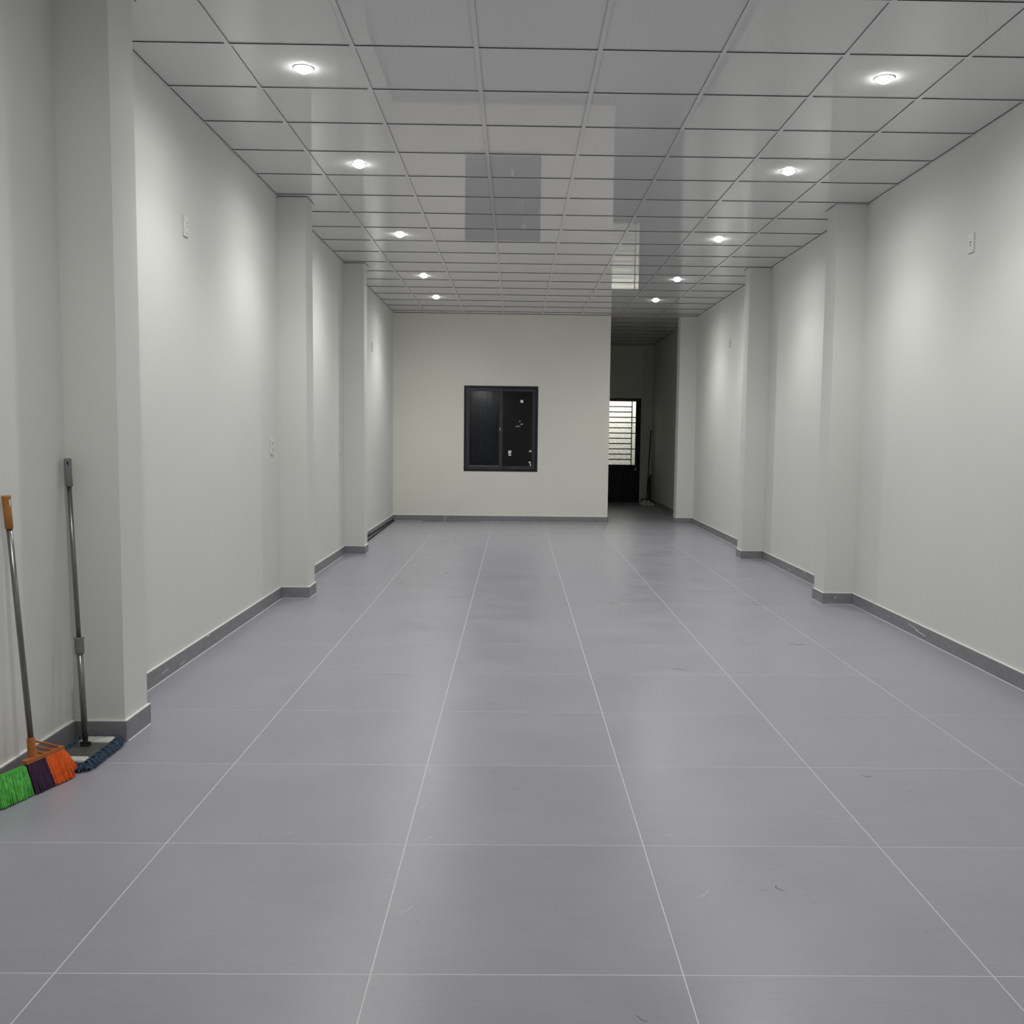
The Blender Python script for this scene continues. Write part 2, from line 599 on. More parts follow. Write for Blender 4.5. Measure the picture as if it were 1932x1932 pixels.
# perimeter wall angle, following the columns
def angle_run(pts):
    for (ax, ay), (bx, by) in zip(pts, pts[1:]):
        q = MB()
        if abs(ax - bx) < 1e-6:
            s = 1 if ax < 0.4 else -1
            x0, x1 = sorted((ax, ax + s * 0.02))
            q.box(x0, x1, min(ay, by), max(ay, by), ZB - 0.001, ZB + 0.005, 0, 1)
        else:
            s = 0.02
            d = -1 if (abs(by - ay) < 1e-6 and angle_run.near) else 1
            y0, y1 = sorted((ay, ay + d * s))
            q.box(min(ax, bx), max(ax, bx), y0, y1, ZB - 0.001, ZB + 0.005, 0, 1)
        q.build('wall_angle', [M_TBAR, M_TEDGE], ceiling)
angle_run.near = True
def side_runs(xw, xc, cols, y0, y1):
    y = y0
    for a, c in cols:
        if a > y1: break
        angle_run.near = True
        angle_run([(xw, y), (xw, a)])
        angle_run([(xw, a), (xc, a)])
        angle_run([(xc, a - 0.02), (xc, c)])
        y = c
    if y < y1:
        angle_run([(xw, y), (xw, y1)])
side_runs(XL, CXL, LCOL, YB, YF)
side_runs(XR, CXR, RCOL[:3], YB, 15.66)
angle_run([(XL, YF), (XC, YF)])
angle_run([(2.568, 15.66), (XR, 15.66)])
angle_run([(XR, 15.92), (XR, YD)])
angle_run([(XC, YD), (XR, YD - 0.035)] if False else [(XC, YD), (2.625, YD)])

# ------------------------------------------------------------------ baseboards
def bb_piece(parent, x0, x1, y0, y1):
    q = MB()
    q.cbox(x0, x1, y0, y1, 0.0015, BBH, 0.0012)
    q.build('baseboard_tile', M_BASE, parent)
def bb_run(parent, p0, p1, face, joints=None):
    """face: unit direction out of the wall, ('x'|'y', sign)"""
    ax, sg = face
    a = 0 if ax == 'y' else 1            # axis the run follows
    s0, s1 = sorted((p0[a], p1[a]))
    cuts = [s0]
    if joints is not None:
        k = math.ceil((s0 - joints) / FT)
        while joints + k * FT < s1 - 0.05:
            if joints + k * FT > s0 + 0.05:
                cuts.append(joints + k * FT)
            k += 1
    cuts.append(s1)
    w = p0[1 - a]
    lo, hi = sorted((w, w + sg * TH))
    for c0, c1 in zip(cuts, cuts[1:]):
        g = 0.0008
        if a == 0: bb_piece(parent, c0 + g, c1 - g, lo, hi)
        else: bb_piece(parent, lo, hi, c0 + g, c1 - g)
    q = MB()                              # pale caulk along the top and along the floor
    t = 0.004
    lo2, hi2 = sorted((w + sg * TH, w + sg * (TH + t)))
    lo3, hi3 = sorted((w, w + sg * (TH - 0.001)))
    if a == 0:
        q.box(s0, s1, lo3, hi3, BBH, BBH + 0.004)
        q.box(s0 - (0 if joints is not None else 0.002), s1, lo2, hi2, 0.0, 0.0022)
    else:
        q.box(lo3, hi3, s0, s1, BBH, BBH + 0.004)
        q.box(lo2, hi2, s0, s1, 0.0, 0.0022)
    q.build('caulk_line', M_CAULK, parent)
def bb_parent(name, label):
    o = empty(name)
    return tag(o, label, kind='structure')
def side_baseboard(parent, xw, xc, cols, y0, y1, sg):
    y = y0
    for a, c in cols:
        if a >= y1 - 0.05: break
        bb_run(parent, (xw, y), (xw, a - TH), ('x', sg), FY0)
        bb_run(parent, (xw + sg * TH if sg > 0 else xc - TH, a), ((xc + TH) if sg > 0 else xw - TH, a), ('y', -1))
        bb_run(parent, (xc, a), (xc, c), ('x', sg))
        y = c + TH
        bb_run(parent, (xw + sg * TH if sg > 0 else xc - TH, c), ((xc + TH) if sg > 0 else xw - TH, c), ('y', 1))
    bb_run(parent, (xw, y), (xw, y1), ('x', sg), FY0)
BL = bb_parent('baseboard_left', 'grey tile baseboard along the left wall and its columns')
side_baseboard(BL, XL, CXL, LCOL, YB, YF, 1)
BR = bb_parent('baseboard_right', 'grey tile baseboard along the right wall and its columns')
side_baseboard(BR, XR, CXR, RCOL[:3], YB, 15.66, -1)
bb_run(BR, (2.568 - TH, 15.66), (XR - TH, 15.66), ('y', -1))
bb_run(BR, (2.568, 15.66), (2.568, 15.92), ('x', -1))
bb_run(BR, (XR, 15.92), (XR, YD - 0.035), ('x', -1), FY0)
BF = bb_parent('baseboard_far', 'grey tile baseboard under the window along the far wall')
bb_run(BF, (XL + TH, YF), (XC, YF), ('y', -1), FX0)
BC = bb_parent('baseboard_corridor', 'grey tile baseboard inside the dim corridor')
bb_run(BC, (XC, YF), (XC, YD), ('x', 1), FY0)
bb_run(BC, (2.625, YD - 0.035), (XR - TH, YD - 0.035), ('y', -1))
b = MB()     # smear of caulk running down the far baseboard
b.tube([(-1.12, YF - TH - 0.001, 0.092), (-1.118, YF - TH - 0.002, 0.05), (-1.123, YF - TH - 0.002, 0.03), (-1.121, YF - TH - 0.003, 0.003)], [0.004, 0.003, 0.005, 0.006], 6)
b.build('caulk_smear', M_CAULK, BF)

# scratches on the baseboard tiles
def scratch(parent, pts, r):
    q = MB()
    q.tube(pts, r, 4)
    q.build('scratch_mark', M_SCUFFW, parent)
scratch(BR, [(2.8222, 6.92, 0.066), (2.8222, 6.80, 0.055), (2.8222, 6.74, 0.05)], 0.0022)
scratch(BR, [(2.8222, 6.80, 0.045), (2.8222, 6.70, 0.04), (2.8222, 6.62, 0.034)], 0.003)
scratch(BR, [(2.8222, 10.05, 0.036), (2.8222, 9.92, 0.032)], 0.002)
scratch(BR, [(2.8222, 9.52, 0.08), (2.8222, 9.43, 0.076)], 0.002)
scratch(BR, [(2.672, 8.1122, 0.052), (2.682, 8.1122, 0.061), (2.695, 8.1122, 0.066)], 0.003)
scratch(BL, [(-1.9422, 5.74, 0.028), (-1.9422, 5.66, 0.022)], 0.0016)
scratch(BL, [(-1.9422, 5.46, 0.046), (-1.9422, 5.37, 0.040)], 0.0016)
scratch(BL, [(-1.9422, 6.21, 0.086), (-1.9422, 6.17, 0.084)], 0.003)

# ------------------------------------------------------------------ window in the far wall
win = tag(empty('window_1', (0, 0, 0)), 'black two-leaf sliding window in the far wall', kind='structure')
def frame_bars(x0, x1, z0, z1, w, y0, y1, top=None, bot=None):
    q = MB()
    t, bt = top or w, bot or w
    c = 0.003
    q.cbox(x0, x0 + w, y0, y1, z0, z1, c)
    q.cbox(x1 - w, x1, y0, y1, z0, z1, c)
    q.cbox(x0 + w, x1 - w, y0, y1, z1 - t, z1, c)
    q.cbox(x0 + w, x1 - w, y0, y1, z0, z0 + bt, c)
    return q
yw = YF + 0.002
frame_bars(WX0, WX1, WZ0, WZ1, 0.028, yw, yw + 0.09).build('window_frame', M_BLACK, win)
def sash(x0, x1, y0, name_label):
    s = frame_bars(x0, x1, WZ0 + 0.03, WZ1 - 0.03, 0.058, y0, y0 + 0.03, 0.055, 0.06).build('sash', M_ALU, win)
    q = MB()
    q.box(x0 + 0.055, x1 - 0.055, y0 + 0.012, y0 + 0.018, WZ0 + 0.085, WZ1 - 0.08)
    p = q.build('pane', M_GLASS, s)
    s['label'] = name_label
    return s
XM = -0.222
ls = sash(WX0 + 0.03, XM + 0.005, yw + 0.008, 'front sliding leaf with charcoal frame and ribbed curtain behind')
rs = sash(XM - 0.05, WX1 - 0.03, yw + 0.048, 'rear sliding leaf with scraps of white film on the glass')
q = MB()      # pull handle on the left leaf
q.cbox(XM - 0.045, XM - 0.03, yw - 0.004, yw + 0.008, 1.445, 1.50, 0.002)
q.build('sash_handle', M_CHROME, ls)
q = MB()      # silvery bottom bead, latch line
q.box(WX0 + 0.088, XM - 0.055, yw + 0.004, yw + 0.0085, 0.888, 0.893)
q.build('bead', M_CHROME, ls)
q = MB()
q.box(XM + 0.03, XM + 0.035, yw + 0.045, yw + 0.05, 1.33, 1.42)
q.build('sash_handle', M_ALU, rs)
def film(poly):
    q = MB()
    q.prism(poly, 'y', yw + 0.0585, yw + 0.0598)
    q.build('film_scrap', M_STICKER, rs)
def pxz(x, z):   # window-crop pixel (1932 px = 210 photo px) to wall metres
    return (WX0 + (x - 330) / 1280 * (WX1 - WX0), WZ1 - (z - 255) / 1495 * (WZ1 - WZ0))
film([pxz(*p) for p in [(1300, 505), (1318, 487), (1355, 505), (1350, 540), (1335, 548), (1300, 530)]])
film([pxz(*p) for p in [(1100, 1382), (1160, 1380), (1145, 1432), (1100, 1440)]])
film([pxz(*p) for p in [(1106, 1446), (1152, 1446), (1150, 1472), (1106, 1472)]])
film([pxz(*p) for p in [(1450, 1385), (1500, 1370), (1500, 1408)]])
film([pxz(*p) for p in [(1455, 1568), (1485, 1572), (1500, 1600), (1465, 1600)]])
film([pxz(*p) for p in [(1480, 1610), (1496, 1610), (1496, 1648), (1484, 1648)]])
film([pxz(*p) for p in [(1308, 910), (1352, 910), (1352, 918), (1308, 920)]])
film([pxz(*p) for p in [(1220, 951), (1305, 951), (1305, 957), (1222, 957)]])
film([pxz(*p) for p in [(1288, 858), (1304, 858), (1304, 874), (1290, 874)]])
# pleated curtain hanging behind the left leaf
q = MB()
cx0, cx1, cz0, cz1 = WX0 + 0.05, XM - 0.02, WZ0 + 0.04, WZ1 - 0.02
NU, NV = 168, 10
vv = []
for r in range(NV + 1):
    tz = r / NV
    for c in range(NU + 1):
        tx = c / NU
        sag = 0.10 * tx * (1 - tz) * tx
        x = cx0 + (cx1 - cx0) * tx - sag * 0.8
        y = YF + 0.16 + 0.022 * math.sin(tx * 2 * math.pi * 14 + 0.6 * math.sin(tx * 7)) + 0.01 * (1 - tz) * math.sin(tx * 9)
        vv.append((x, y, cz0 + (cz1 - cz0) * tz))
q.add(vv, [(r * (NU + 1) + c, r * (NU + 1) + c + 1, (r + 1) * (NU + 1) + c + 1, (r + 1) * (NU + 1) + c) for r in range(NV) for c in range(NU)])
cur = q.build('curtain', M_CURTAIN, smooth=True)
sm = cur.modifiers.new('thickness', 'SOLIDIFY')
sm.thickness = 0.002
q = MB()
q.tube([(cx0 - 0.08, YF + 0.16, cz1 + 0.005), (cx1 + 0.08, YF + 0.16, cz1 + 0.005)], 0.008, 10)
q.build('curtain_rail', M_ALU, cur)
tag(cur, 'dark pleated curtain behind the left window leaf', 'curtain')

# ------------------------------------------------------------------ back door
door = tag(empty('door_1', (0, 0, 0)), 'black steel back door with barred glass at the corridor end', kind='structure')
yd0, yd1 = YD + 0.005, YD + 0.06
q = MB()
q.cbox(DX0, DX0 + 0.035, yd0, yd1 + 0.02, 0, DZ1, 0.002)
q.cbox(DX1 - 0.035, DX1, yd0, yd1 + 0.02, 0, DZ1, 0.002)
q.cbox(DX0 + 0.035, DX1 - 0.035, yd0, yd1 + 0.02, DZ1 - 0.035, DZ1, 0.002)
q.cbox(DX0 + 0.035, DX1 - 0.035, yd0 + 0.004, yd1 + 0.02, 0.0005, 0.011, 0.002)
q.build('door_frame', M_DOOR, door)
GZ0, GZ1 = 0.79, 2.112
gx0, gx1 = DX0 + 0.105, 2.503
leaf = MB()
leaf.cbox(DX0 + 0.037, gx0, yd0 + 0.008, yd1, 0.01, DZ1 - 0.037, 0.002)
leaf.cbox(gx1, DX1 - 0.037, yd0 + 0.008, yd1, 0.01, DZ1 - 0.037, 0.002)
leaf.cbox(gx0, gx1, yd0 + 0.008, yd1, GZ1, DZ1 - 0.037, 0.002)
leaf.cbox(gx0, gx1, yd0 + 0.008, yd1, 0.70, GZ0, 0.002)
leaf_o = leaf.build('door_leaf', M_DOOR, door)
n = 3
for k in range(n):
    q = MB()
    a, c_ = gx0 + (gx1 - gx0) * k / n, gx0 + (gx1 - gx0) * (k + 1) / n
    if k == 0:
        bk = MB()
        bk.box(gx0 - 0.01, gx1 + 0.01, yd1 - 0.012, yd1 - 0.004, 0.004, 0.72)
        bk.build('backing_sheet', M_DOOR, leaf_o)
    q.cbox(a + 0.003, c_ - 0.003, yd0 + 0.016, yd1 - 0.006, 0.012, 0.70, 0.003)
    q.build('door_panel', M_DOOR, leaf_o)
vb0, vb1 = gx0 + 0.075, gx1 - 0.082
def vbar(x):
    q = MB()
    q.cbox(x - 0.010, x + 0.010, yd0 + 0.012, yd0 + 0.028, GZ0, GZ1, 0.002)
    q.build('glazing_bar', M_DOOR, leaf_o)
vbar(vb0)
vbar(vb1)
rowsz = [GZ0 + (GZ1 - GZ0) * k / 12 for k in range(13)]
for k in range(1, 12):
    q = MB()
    q.cbox(vb0 + 0.007, vb1 - 0.007, yd0 + 0.012, yd0 + 0.028, rowsz[k] - 0.011, rowsz[k] + 0.011, 0.002)
    q.build('glazing_bar', M_DOOR, leaf_o)
for (xa, xb) in ((gx0, vb0 - 0.007), (vb1 + 0.007, gx1)):
    for k in (3, 6, 8, 9):
        q = MB()
        q.cbox(xa, xb, yd0 + 0.012, yd0 + 0.028, rowsz[k] - 0.010, rowsz[k] + 0.010, 0.002)
        q.build('glazing_bar', M_DOOR, leaf_o)
q = MB()
q.box(gx0, gx1, yd0 + 0.034, yd0 + 0.038, GZ0, GZ1)
q.build('pane', M_DGLASS, leaf_o)
q = MB()       # padlock on the stile
q.cbox(2.497, 2.533, yd0 - 0.012, yd0 + 0.008, 0.672, 0.712, 0.003)
q.tube([(2.503, yd0 - 0.002, 0.71), (2.503, yd0 - 0.002, 0.73), (2.509, yd0 - 0.002, 0.741), (2.521, yd0 - 0.002, 0.741), (2.527, yd0 - 0.002, 0.73), (2.527, yd0 - 0.002, 0.71)], 0.004, 8)
q.build('padlock', M_CHROME, leaf_o)

# light in the yard, above the door and out of sight
yl = bpy.data.lights.new('yard_lamp', 'AREA')
yl.shape = 'DISK'
yl.size = 0.25
yl.energy = YARD_W
yl.color = (1.0, 0.98, 0.94)
ylo = bpy.data.objects.new('yard_lamp_light', yl)
COL.objects.link(ylo)
ylo.location = (2.1, 21.0, 2.95)
ylo.rotation_euler = (math.radians(35), 0, 0)

# ------------------------------------------------------------------ downlights
def downlight_meshes():
    ring = MB()
    ring.lathe([(0.0455, -0.001), (0.0465, -0.003), (0.051, -0.003), (0.0535, -0.0012), (0.054, 0.006)], 40)
    lens = MB()
    prof = [(0.0005, -0.026), (0.02, -0.0235), (0.036, -0.0145), (0.0445, -0.004), (0.0455, 0.003)]
    lens.lathe(prof, 24)
    lens.f.append(tuple(range(24))); lens.mi.append(0)
    can = MB()
    can.lathe([(0.05, 0.012), (0.05, 0.06), (0.001, 0.06)], 24)
    return ring.mesh('trim_ring', M_PLATE, True), lens.mesh('lens', M_LENS, True), can.mesh('can', M_PLATE, True)
RING, LENS, CAN = downlight_meshes()
names_y = ['nearest the camera', 'second from the camera', 'third from the camera', 'fourth from the camera', 'farthest, before the end wall']
ly = [CY0 + CT * k for k in (0.5, 3.5, 7.5, 11.5, 14.5)]
for side, cxl in (('left', CX0 + 0.5 * CT), ('right', CX0 + 5.5 * CT)):
    for k, y in enumerate([CY0 - 10.5 * CT, CY0 - 3.5 * CT] + ly):
        z = ZB + FTK
        t = empty('downlight', (cxl, y, z))
        t.location = (cxl, y, z)
        lab = 'round lit ceiling downlight in the %s row, %s' % (side, names_y[k - 2] if k > 1 else ('out of sight behind the viewer', 'out of sight above the picture')[k])
        tag(t, lab, 'downlight', 'two rows of ceiling downlights')
        inst('trim_ring', RING, t, (0, 0, 0))
        inst('lens', LENS, t, (0, 0, 0))
        inst('can', CAN, t, (0, 0, 0))
        for nm, en, ang in (('downlight_beam', LAMP_W, 122), ('downlight_spill', LAMP_SPILL, 177)):
            li = bpy.data.lights.new(nm, 'SPOT' if ang else 'POINT')
            li.energy = en
            li.color = LAMP_COL
            if ang:
                li.spot_size = math.radians(ang)
                li.spot_blend = 1.0
            li.shadow_soft_size = 0.03
            lo = bpy.data.objects.new(nm, li)
            COL.objects.link(lo)
            lo.parent = t
            lo.location = (0, 0, -0.06)

# ------------------------------------------------------------------ wall plates
def wall_plate(name, x, y, z, sg, label, cat, kind, w=0.075, h=0.12, t=0.011):
    """plate lying on the wall face x; sg points into the room"""
    o = empty(name, (x, y, z))
    tag(o, label, cat, 'wall plates')
    q = MB()
    x0, x1 = sorted((0, sg * t))
    q.cbox(x0, x1, -w / 2, w / 2, -h / 2, h / 2, 0.003)
    q.build('cover_plate', M_PLATE, o)
    if kind == 'breaker':
        q = MB()
        x0, x1 = sorted((sg * (t - 0.001), sg * (t + 0.003)))
        q.cbox(x0, x1, -0.024, 0.024, -0.04, 0.04, 0.0012)
        q.build('breaker_body', M_PLATE, o)
        q = MB()
        x0, x1 = sorted((sg * (t + 0.002), sg * (t + 0.009)))
        q.cbox(x0, x1, -0.007, 0.007, -0.003, 0.010, 0.002)
        q.build('toggle', M_PLATE, o)
        q = MB()
        x0, x1 = sorted((sg * (t + 0.002), sg * (t + 0.0035)))
        q.box(x0, x1, -0.012, 0.012, 0.020, 0.0235)
        q.build('marking', M_HOLE, o)
    else:
        for s in (-1, 1) if kind == 'double' else (0,):
            q = MB()
            zz = s * 0.026
            x0, x1 = sorted((sg * (t - 0.002), sg * (t + 0.0012)))
            for dy, dz, hh in ((-0.009, 0.006, 0.010), (0.009, 0.006, 0.010), (0, -0.012, 0.010)):
                q.box(x0, x1, dy - 0.0028, dy + 0.0028, zz + dz - hh / 2, zz + dz + hh / 2)
            q.build('socket_slots', M_HOLE, o)
    return o
wall_plate('breaker_switch', XL, 5.928, 2.572, 1, 'white breaker switch high on the left wall, nearest the camera', 'switch', 'breaker')
wall_plate('power_outlet', XL, 7.918, 1.262, 1, 'pale outlet plate at waist height left of the second left column', 'outlet', 'double')
wall_plate('power_outlet', XL, 11.015, 1.19, 1, 'edge-on outlet plate at waist height just before the third left column', 'outlet', 'double')
wall_plate('power_outlet', XL, 13.405, 2.54, 1, 'thin edge-on outlet plate high on the last left bay near the far wall', 'outlet', 'single')
wall_plate('power_outlet', XR, 6.24, 2.606, -1, 'white outlet plate high on the right wall, nearest the camera', 'outlet', 'single')
wall_plate('power_outlet', XR, 13.21, 2.635, -1, 'thin edge-on outlet plate high on the last right bay', 'outlet', 'single')

# ------------------------------------------------------------------ broom leaning on the left wall
M_ORANGE = mat('orange_plastic', (0.42, 0.135, 0.028), 0.45)
M_GRIP_O = mat('ochre_grip', (0.40, 0.165, 0.035), 0.5)
M_STEEL = mat('steel_tube', (0.22, 0.215, 0.20), 0.3, metal=0.9)
M_BR_G = mat('green_bristle', (0.10, 0.50, 0.075), 0.45, noise=(160, 0.45, (1, 1, 0.1)))
M_BR_P = mat('purple_bristle', (0.045, 0.010, 0.05), 0.45, noise=(160, 0.3, (1, 1, 0.1)))
M_BR_O = mat('orange_bristle', (0.80, 0.12, 0.004), 0.45, noise=(160, 0.25, (1, 1, 0.1)))
BO = Vector((-1.845, 3.69, 0))
broom = tag(empty('broom', BO), 'broom with green, purple and orange bristles leaning on the left wall', 'broom')
A = Vector((-1.843, 3.652, 0.122)); B = Vector((-1.790, 3.838, 0.122))
dr = (B - A).normalized()
nr = Vector((dr.y, -dr.x, 0))            # out of the wall, towards the room
S0 = Vector((-1.838, 3.703, 0.115)); S1 = Vector((-1.929, 3.748, 1.127))
sd = (S1 - S0).normalized()
def lp(*pts): return [p - BO for p in pts]
q = MB()
q.tube(lp(S0 + sd * 0.07, S0 + sd * 0.5, S1 - sd * 0.12), 0.0108, 14)
q.build('handle', M_STEEL, broom, smooth=True)
q = MB()
q.tube(lp(S1 - sd * 0.128, S1 - sd * 0.126, S1 - sd * 0.06, S1 - sd * 0.012, S1 - sd * 0.008, S1), [0.0115, 0.015, 0.0148, 0.0165, 0.0178, 0.0165], 14)
gr = q.build('grip', M_GRIP_O, broom, smooth=True)
q = MB()
gx = S1 - sd * 0.03 + Vector((0.9, -0.3, 0)).normalized() * 0.0135
q.cbox(-0.003, 0.003, -0.003, 0.003, -0.014, 0.014, 0.001, mat=Matrix.Translation(gx - BO))
q.build('hang_slot', M_STICKER, gr)
# head block: bar, socket, struts
q = MB()
bw = 0.013
bar = [A - dr * 0.004, B]
pts = []
for p in (A - dr * 0.004, B):
    for s in (-1, 1):
        for z in (-0.006, 0.008):
            pts.append(p + nr * bw * s + Vector((0, 0, z)) - BO)
q.add(pts, [(0, 1, 3, 2), (4, 6, 7, 5), (0, 4, 5, 1), (2, 3, 7, 6), (0, 2, 6, 4), (1, 5, 7, 3)])
q.tube(lp(S0 - sd * 0.004, S0 + sd * 0.03, S0 + sd * 0.085, S0 + sd * 0.088), [0.020, 0.017, 0.0145, 0.013], 14)
head = q.build('head_block', M_ORANGE, broom)
for f0, f1 in ((0.072, 0.93), (0.05, 0.72), (0.03, 0.5)):
    q = MB()
    a = S0 + sd * f0 + dr * 0.01
    e = A + (B - A) * f1 + Vector((0, 0, 0.006))
    q.tube(lp(a, (a + e) / 2 + Vector((0, 0, 0.002)), e), 0.0055, 8, squash=0.8)
    q.build('strut', M_ORANGE, head, smooth=True)
# bristles: tapering tufts from bar to floor, fanned out
def bristles(name, m_, t0, t1, fan0, fan1, count, zt=0.118, splay=0.03, ztips=0.003, thick=0.0026, lab=None):
    q = MB()
    L = (B - A).length
    for _ in range(count):
        u = random.random()
        t = t0 + (t1 - t0) * u
        off = (random.random() - 0.5) * 2
        top = A + dr * t + nr * off * bw * 0.85 + Vector((0, 0, zt - A.z))
        fan = fan0 + (fan1 - fan0) * u
        bot = A + dr * (t + fan) + nr * (off * bw * 1.25 + splay + 0.004 * random.uniform(-1, 1)) + Vector((0, 0, ztips + 0.006 * random.random() * (1 + u * 0.5) - A.z))
        mid = top * 0.52 + bot * 0.48 + nr * 0.002 * random.uniform(-1, 1) + dr * 0.002 * random.uniform(-1, 1)
        q.tube([top - BO, mid - BO, bot - BO], [thick * 0.9, thick, thick * 0.55], 4)
    o = q.build(name, m_, broom)
    o['kind'] = 'stuff'
    if lab: o['label'] = lab
    return o
LB = (B - A).length
bristles('bristles', M_BR_G, -0.145, -0.006, -0.012, 0.0, 620, zt=0.112, splay=0.028, lab='bright green bristles')
bristles('bristles', M_BR_P, 0.002, LB * 0.48, 0.0, 0.004, 480, splay=0.034, lab='dark purple bristles')
bristles('bristles', M_BR_O, LB * 0.48, LB * 0.995, 0.004, 0.012, 560, splay=0.036, lab='orange bristles')
bristles('bristles', M_BR_O, LB * 0.90, LB * 0.998, 0.012, 0.036, 200, splay=0.030, ztips=0.030, lab='stray orange bristles splayed to one side')

# ------------------------------------------------------------------ flat mop standing in the corner by the first column
M_GREYP = mat('grey_plastic', (0.17, 0.175, 0.175), 0.5)
M_DGREY = mat('dark_grey_plate', (0.065, 0.065, 0.058), 0.5, noise=(40, 0.2, (1, 1, 1)))
M_BLUE = mat('blue_mop_yarn', (0.045, 0.075, 0.13), 0.9, noise=(90, 0.5, (1, 1, 1)))
M_WFAB = mat('white_mop_fabric', (0.50, 0.50, 0.48), 0.85, noise=(60, 0.08, (1, 1, 1)))
MO = Vector((-1.812, 4.07, 0))
mop = tag(empty('flat_mop', MO), 'flat mop with grey pole and blue fringe standing by the first left column', 'mop')
J = Vector((-1.822, 4.125, 0.04)); T = Vector((-1.926, 4.262, 1.254))
md = (T - J).normalized()
def mp_(*pts): return [p - MO for p in pts]
MX0, MX1, MY0, MY1 = -1.896, -1.718, 3.895, 4.268
q = MB()
q.tube(mp_(J + md * 0.03, J + md * 0.44), 0.0125, 14)
q.build('lower_pole', M_STEEL, mop, smooth=True)
q = MB()
q.tube(mp_(J + md * 0.44, T - md * 0.11), 0.0098, 14)
q.build('upper_pole', M_STEEL, mop, smooth=True)
q = MB()
q.tube(mp_(J + md * 0.385, J + md * 0.39, J + md * 0.40, J + md * 0.448, J + md * 0.456, J + md * 0.458), [0.014, 0.0185, 0.0195, 0.0195, 0.0225, 0.021], 14)
q.build('twist_clamp', M_GREYP, mop, smooth=True)
q = MB()
q.tube(mp_(T - md * 0.122, T - md * 0.118, T - md * 0.06, T - md * 0.01, T - md * 0.003, T), [0.014, 0.0185, 0.0175, 0.019, 0.0185, 0.016], 16, squash=0.8)
g = q.build('grip', M_GREYP, mop, smooth=True)
q = MB()
hp = T - md * 0.022 + Vector((0.35, -0.93, 0)) * 0.0155
q.cbox(-0.006, 0.004, -0.003, 0.003, -0.010, 0.010, 0.001, mat=Matrix.Translation(hp - MO))
q.build('hang_slot', M_HOLE, g)
q = MB()       # plate with hinge
py0, py1 = 3.965, 4.165
q.cbox(MX0 + 0.022, MX1 - 0.022, py0, py1, 0.024, 0.036, 0.003, mat=Matrix.Translation(-MO))
plate = q.build('mop_plate', M_DGREY, mop)
q = MB()
q.cbox(-0.02, 0.02, -0.012, 0.012, -0.006, 0.004, 0.002, mat=Matrix.Translation(J - MO))
q.tube(mp_(J + Vector((-0.022, 0, 0.009)), J + Vector((0.022, 0, 0.009))), 0.006, 10)
q.tube(mp_(J + md * 0.005, J + md * 0.045), [0.009, 0.0135], 10)
q.build('hinge', M_HOLE, mop)
q = MB()       # white pockets at both ends and the pad below
q.cbox(MX0 + 0.02, MX1 - 0.02, MY0 + 0.02, MY1 - 0.02, 0.012, 0.024, 0.003, mat=Matrix.Translation(-MO))
q.cbox(MX0 + 0.024, MX1 - 0.024, MY0 + 0.028, py0 + 0.012, 0.023, 0.041, 0.005, mat=Matrix.Translation(-MO))
q.cbox(MX0 + 0.024, MX1 - 0.024, py1 + 0.002, MY1 - 0.03, 0.023, 0.043, 0.005, mat=Matrix.Translation(-MO))
q.build('pad', M_WFAB, mop)
q = MB()       # fringe of yarn loops round the rim
per = [(MX0 + 0.02, MY0 + 0.02), (MX1 - 0.02, MY0 + 0.02), (MX1 - 0.02, MY1 - 0.02), (MX0 + 0.02, MY1 - 0.02)]
for k in range(4):
    a, c_ = Vector((*per[k], 0)), Vector((*per[(k + 1) % 4], 0))
    d_ = (c_ - a)
    nn = Vector((d_.y, -d_.x, 0)).normalized()
    cnt = int(d_.length / 0.0016)
    for s in range(cnt):
        t = (s + random.random()) / cnt
        p = a + d_ * t
        corner = (max(0, 1 - t / 0.08), max(0, 1 - (1 - t) / 0.08))
        dirn = (nn - d_.normalized() * corner[0] + d_.normalized() * corner[1] + d_.normalized() * random.uniform(-0.35, 0.35)).normalized()
        ln = random.uniform(0.022, 0.040)
        z0 = random.uniform(0.022, 0.034)
        q.tube(mp_(p - dirn * 0.006 + Vector((0, 0, z0)), p + dirn * ln * 0.5 + Vector((0, 0, z0 + random.uniform(-0.004, 0.008))), p + dirn * ln + Vector((0, 0, random.uniform(0.004, 0.016)))), [0.0026, 0.0032, 0.0024], 5)
fr_ = q.build('fringe', M_BLUE, mop)
fr_['kind'] = 'stuff'
fr_['label'] = 'shaggy blue yarn fringe'

# ------------------------------------------------------------------ things left in the corridor
CO = Vector((2.70, 20.0, 0))
M_DSTICK = mat('dark_pole', (0.02, 0.02, 0.018), 0.5)
M_RAG = mat('grey_rag', (0.78, 0.78, 0.72), 0.9, noise=(25, 0.25, (1, 1, 1)))
cm = tag(empty('string_mop', CO), 'mop with a thin dark pole and grey rag head in the corridor corner', 'mop')
q = MB()
q.tube([Vector((2.685, 20.12, 0.05)) - CO, Vector((2.745, 20.34, 0.78)) - CO, Vector((2.808, 20.60, 1.515)) - CO], 0.011, 10)
q.build('handle', M_DSTICK, cm, smooth=True)
q = MB()
random.seed(11)
for k in range(46):
    a = random.uniform(0, 2 * math.pi)
    r = random.uniform(0.12, 0.27)
    p0 = Vector((2.685, 20.10, 0.055))
    p3 = Vector((2.69 + 0.62 * r * math.cos(a), 19.98 + 1.6 * r * math.sin(a), 0.012))
    p3.x = min(p3.x, XR - 0.045)
    p1 = p0.lerp(p3, 0.35) + Vector((0, 0, 0.035 * random.random()))
    p2 = p0.lerp(p3, 0.7) + Vector((random.uniform(-0.03, 0.03), random.uniform(-0.05, 0.05), -0.005))
    p2.z = max(p2.z, 0.014)
    q.tube([p - CO for p in (p0, p1, p2, p3)], [0.012, 0.018, 0.019, 0.013], 5)
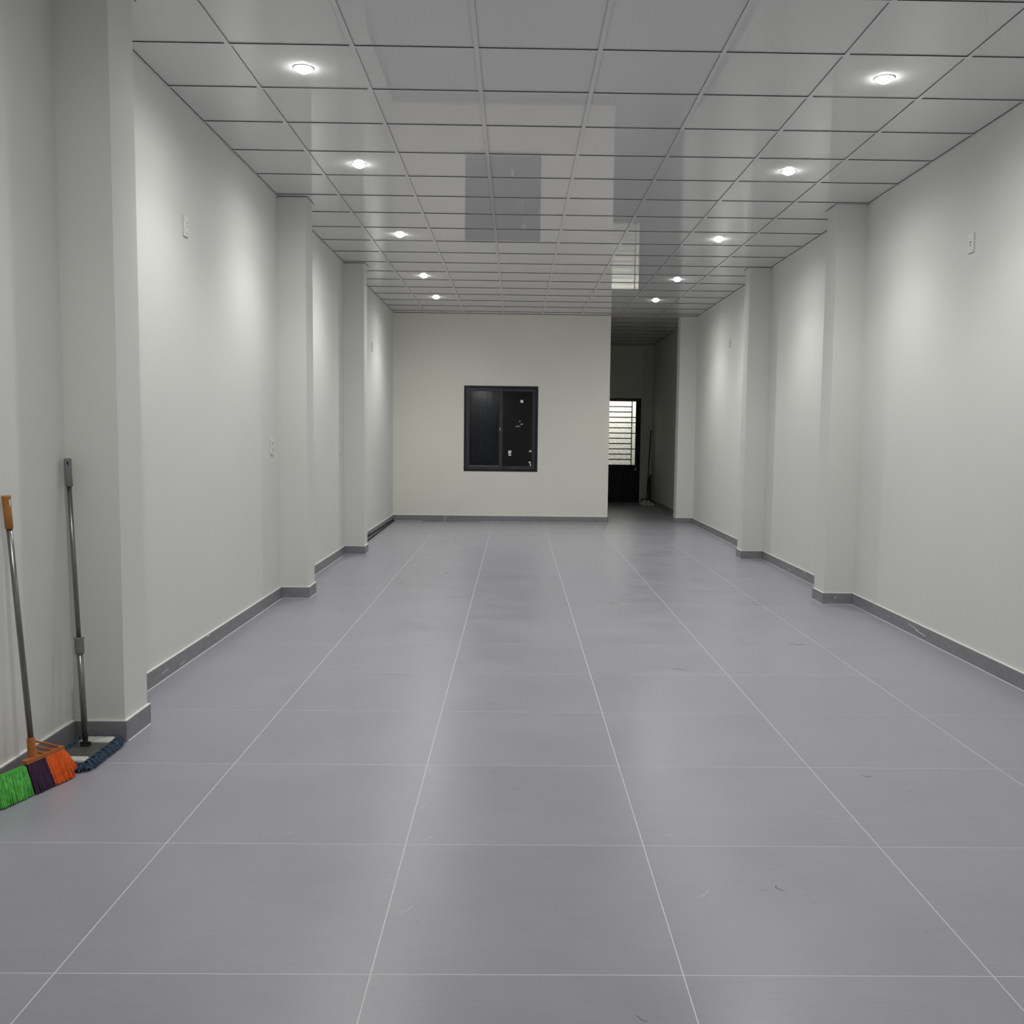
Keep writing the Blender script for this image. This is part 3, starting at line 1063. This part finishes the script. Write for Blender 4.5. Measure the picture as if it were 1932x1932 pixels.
rag = q.build('mop_strands', M_RAG, cm, smooth=True)
rag['kind'] = 'stuff'
bo = Vector((2.80, 20.50, 0))
q = MB()
poly = [(-0.03, 0.0), (0.03, 0.0), (0.03, 0.605)]
for k in range(9):
    a = math.pi / 2 * k / 8
    poly.append((0.024 - 0.056 * math.sin(a) * 1.0, 0.46 + 0.142 * math.cos(a)))
q.prism(poly, 'y', -0.012, 0.012)
bd = q.build('round_topped_board', M_DSTICK, loc=bo)
tag(bd, 'small dark board with a rounded top standing in the corridor corner', 'board')
bd.rotation_euler = (math.radians(-6), 0, 0)
q = MB()
q.cbox(-0.031, 0.031, -0.018, 0.018, -0.002, 0.04, 0.003)
q.build('foot_edge', M_HOLE, bd)

# ------------------------------------------------------------------ things on the floor by the far wall
M_PIPE = mat('black_conduit', (0.008, 0.008, 0.008), 0.6, spec=0.2)
def conduit(pts, label):
    o = Vector(pts[0])
    q = MB()
    P = [Vector(p) for p in pts]
    q.tube([p - o for p in P], 0.007, 12)
    x = q.build('black_conduit', M_PIPE, smooth=True, loc=o)
    for e, s in ((P[0], 1), (P[-1], -1)):
        c = MB()
        d_ = (P[1] - P[0]).normalized() * s if s == 1 else (P[-1] - P[-2]).normalized() * s
        c.tube([e - d_ * 0.003 - o, e + d_ * 0.03 - o], 0.008, 12)
        c.build('end_cap', M_HOLE, x, smooth=True)
    tag(x, label, 'conduit', 'black conduits by the far left baseboard')
conduit([(-1.885, 11.75, 0.009), (-1.902, 13.5, 0.009), (-1.924, 15.60, 0.009)], 'straight black conduit lying on the floor below the last left bay')
conduit([(-1.932, 11.75, 0.044), (-1.932, 13.4, 0.036), (-1.933, 15.6, 0.026)], 'black conduit resting higher against the baseboard of the last left bay')
so = Vector((-1.0, 15.5, 0))
strip = tag(empty('metal_strip', so), 'thin metal strip lying on the floor in front of the far baseboard', 'strip')
for x0, x1, y0, m_ in ((-1.465, -0.86, 0.0, M_DGREY), (-0.865, -0.74, 0.02, M_GREYP), (-0.745, -0.56, 0.02, M_GREYP)):
    q = MB()
    q.cbox(x0 - so.x, x1 - so.x, -0.06 + y0, 0.06 - y0 * 0.5, 0.0006, 0.012, 0.0015)
    q.build('strip_section', m_, strip)
q = MB()
q.cbox(-1.465 - so.x, -0.9 - so.x, -0.075, -0.061, 0.0006, 0.014, 0.001)
q.cbox(-0.9 - so.x, -0.56 - so.x, -0.075, -0.061, 0.0006, 0.014, 0.001)
q.build('bright_edge', M_CHROME, strip)
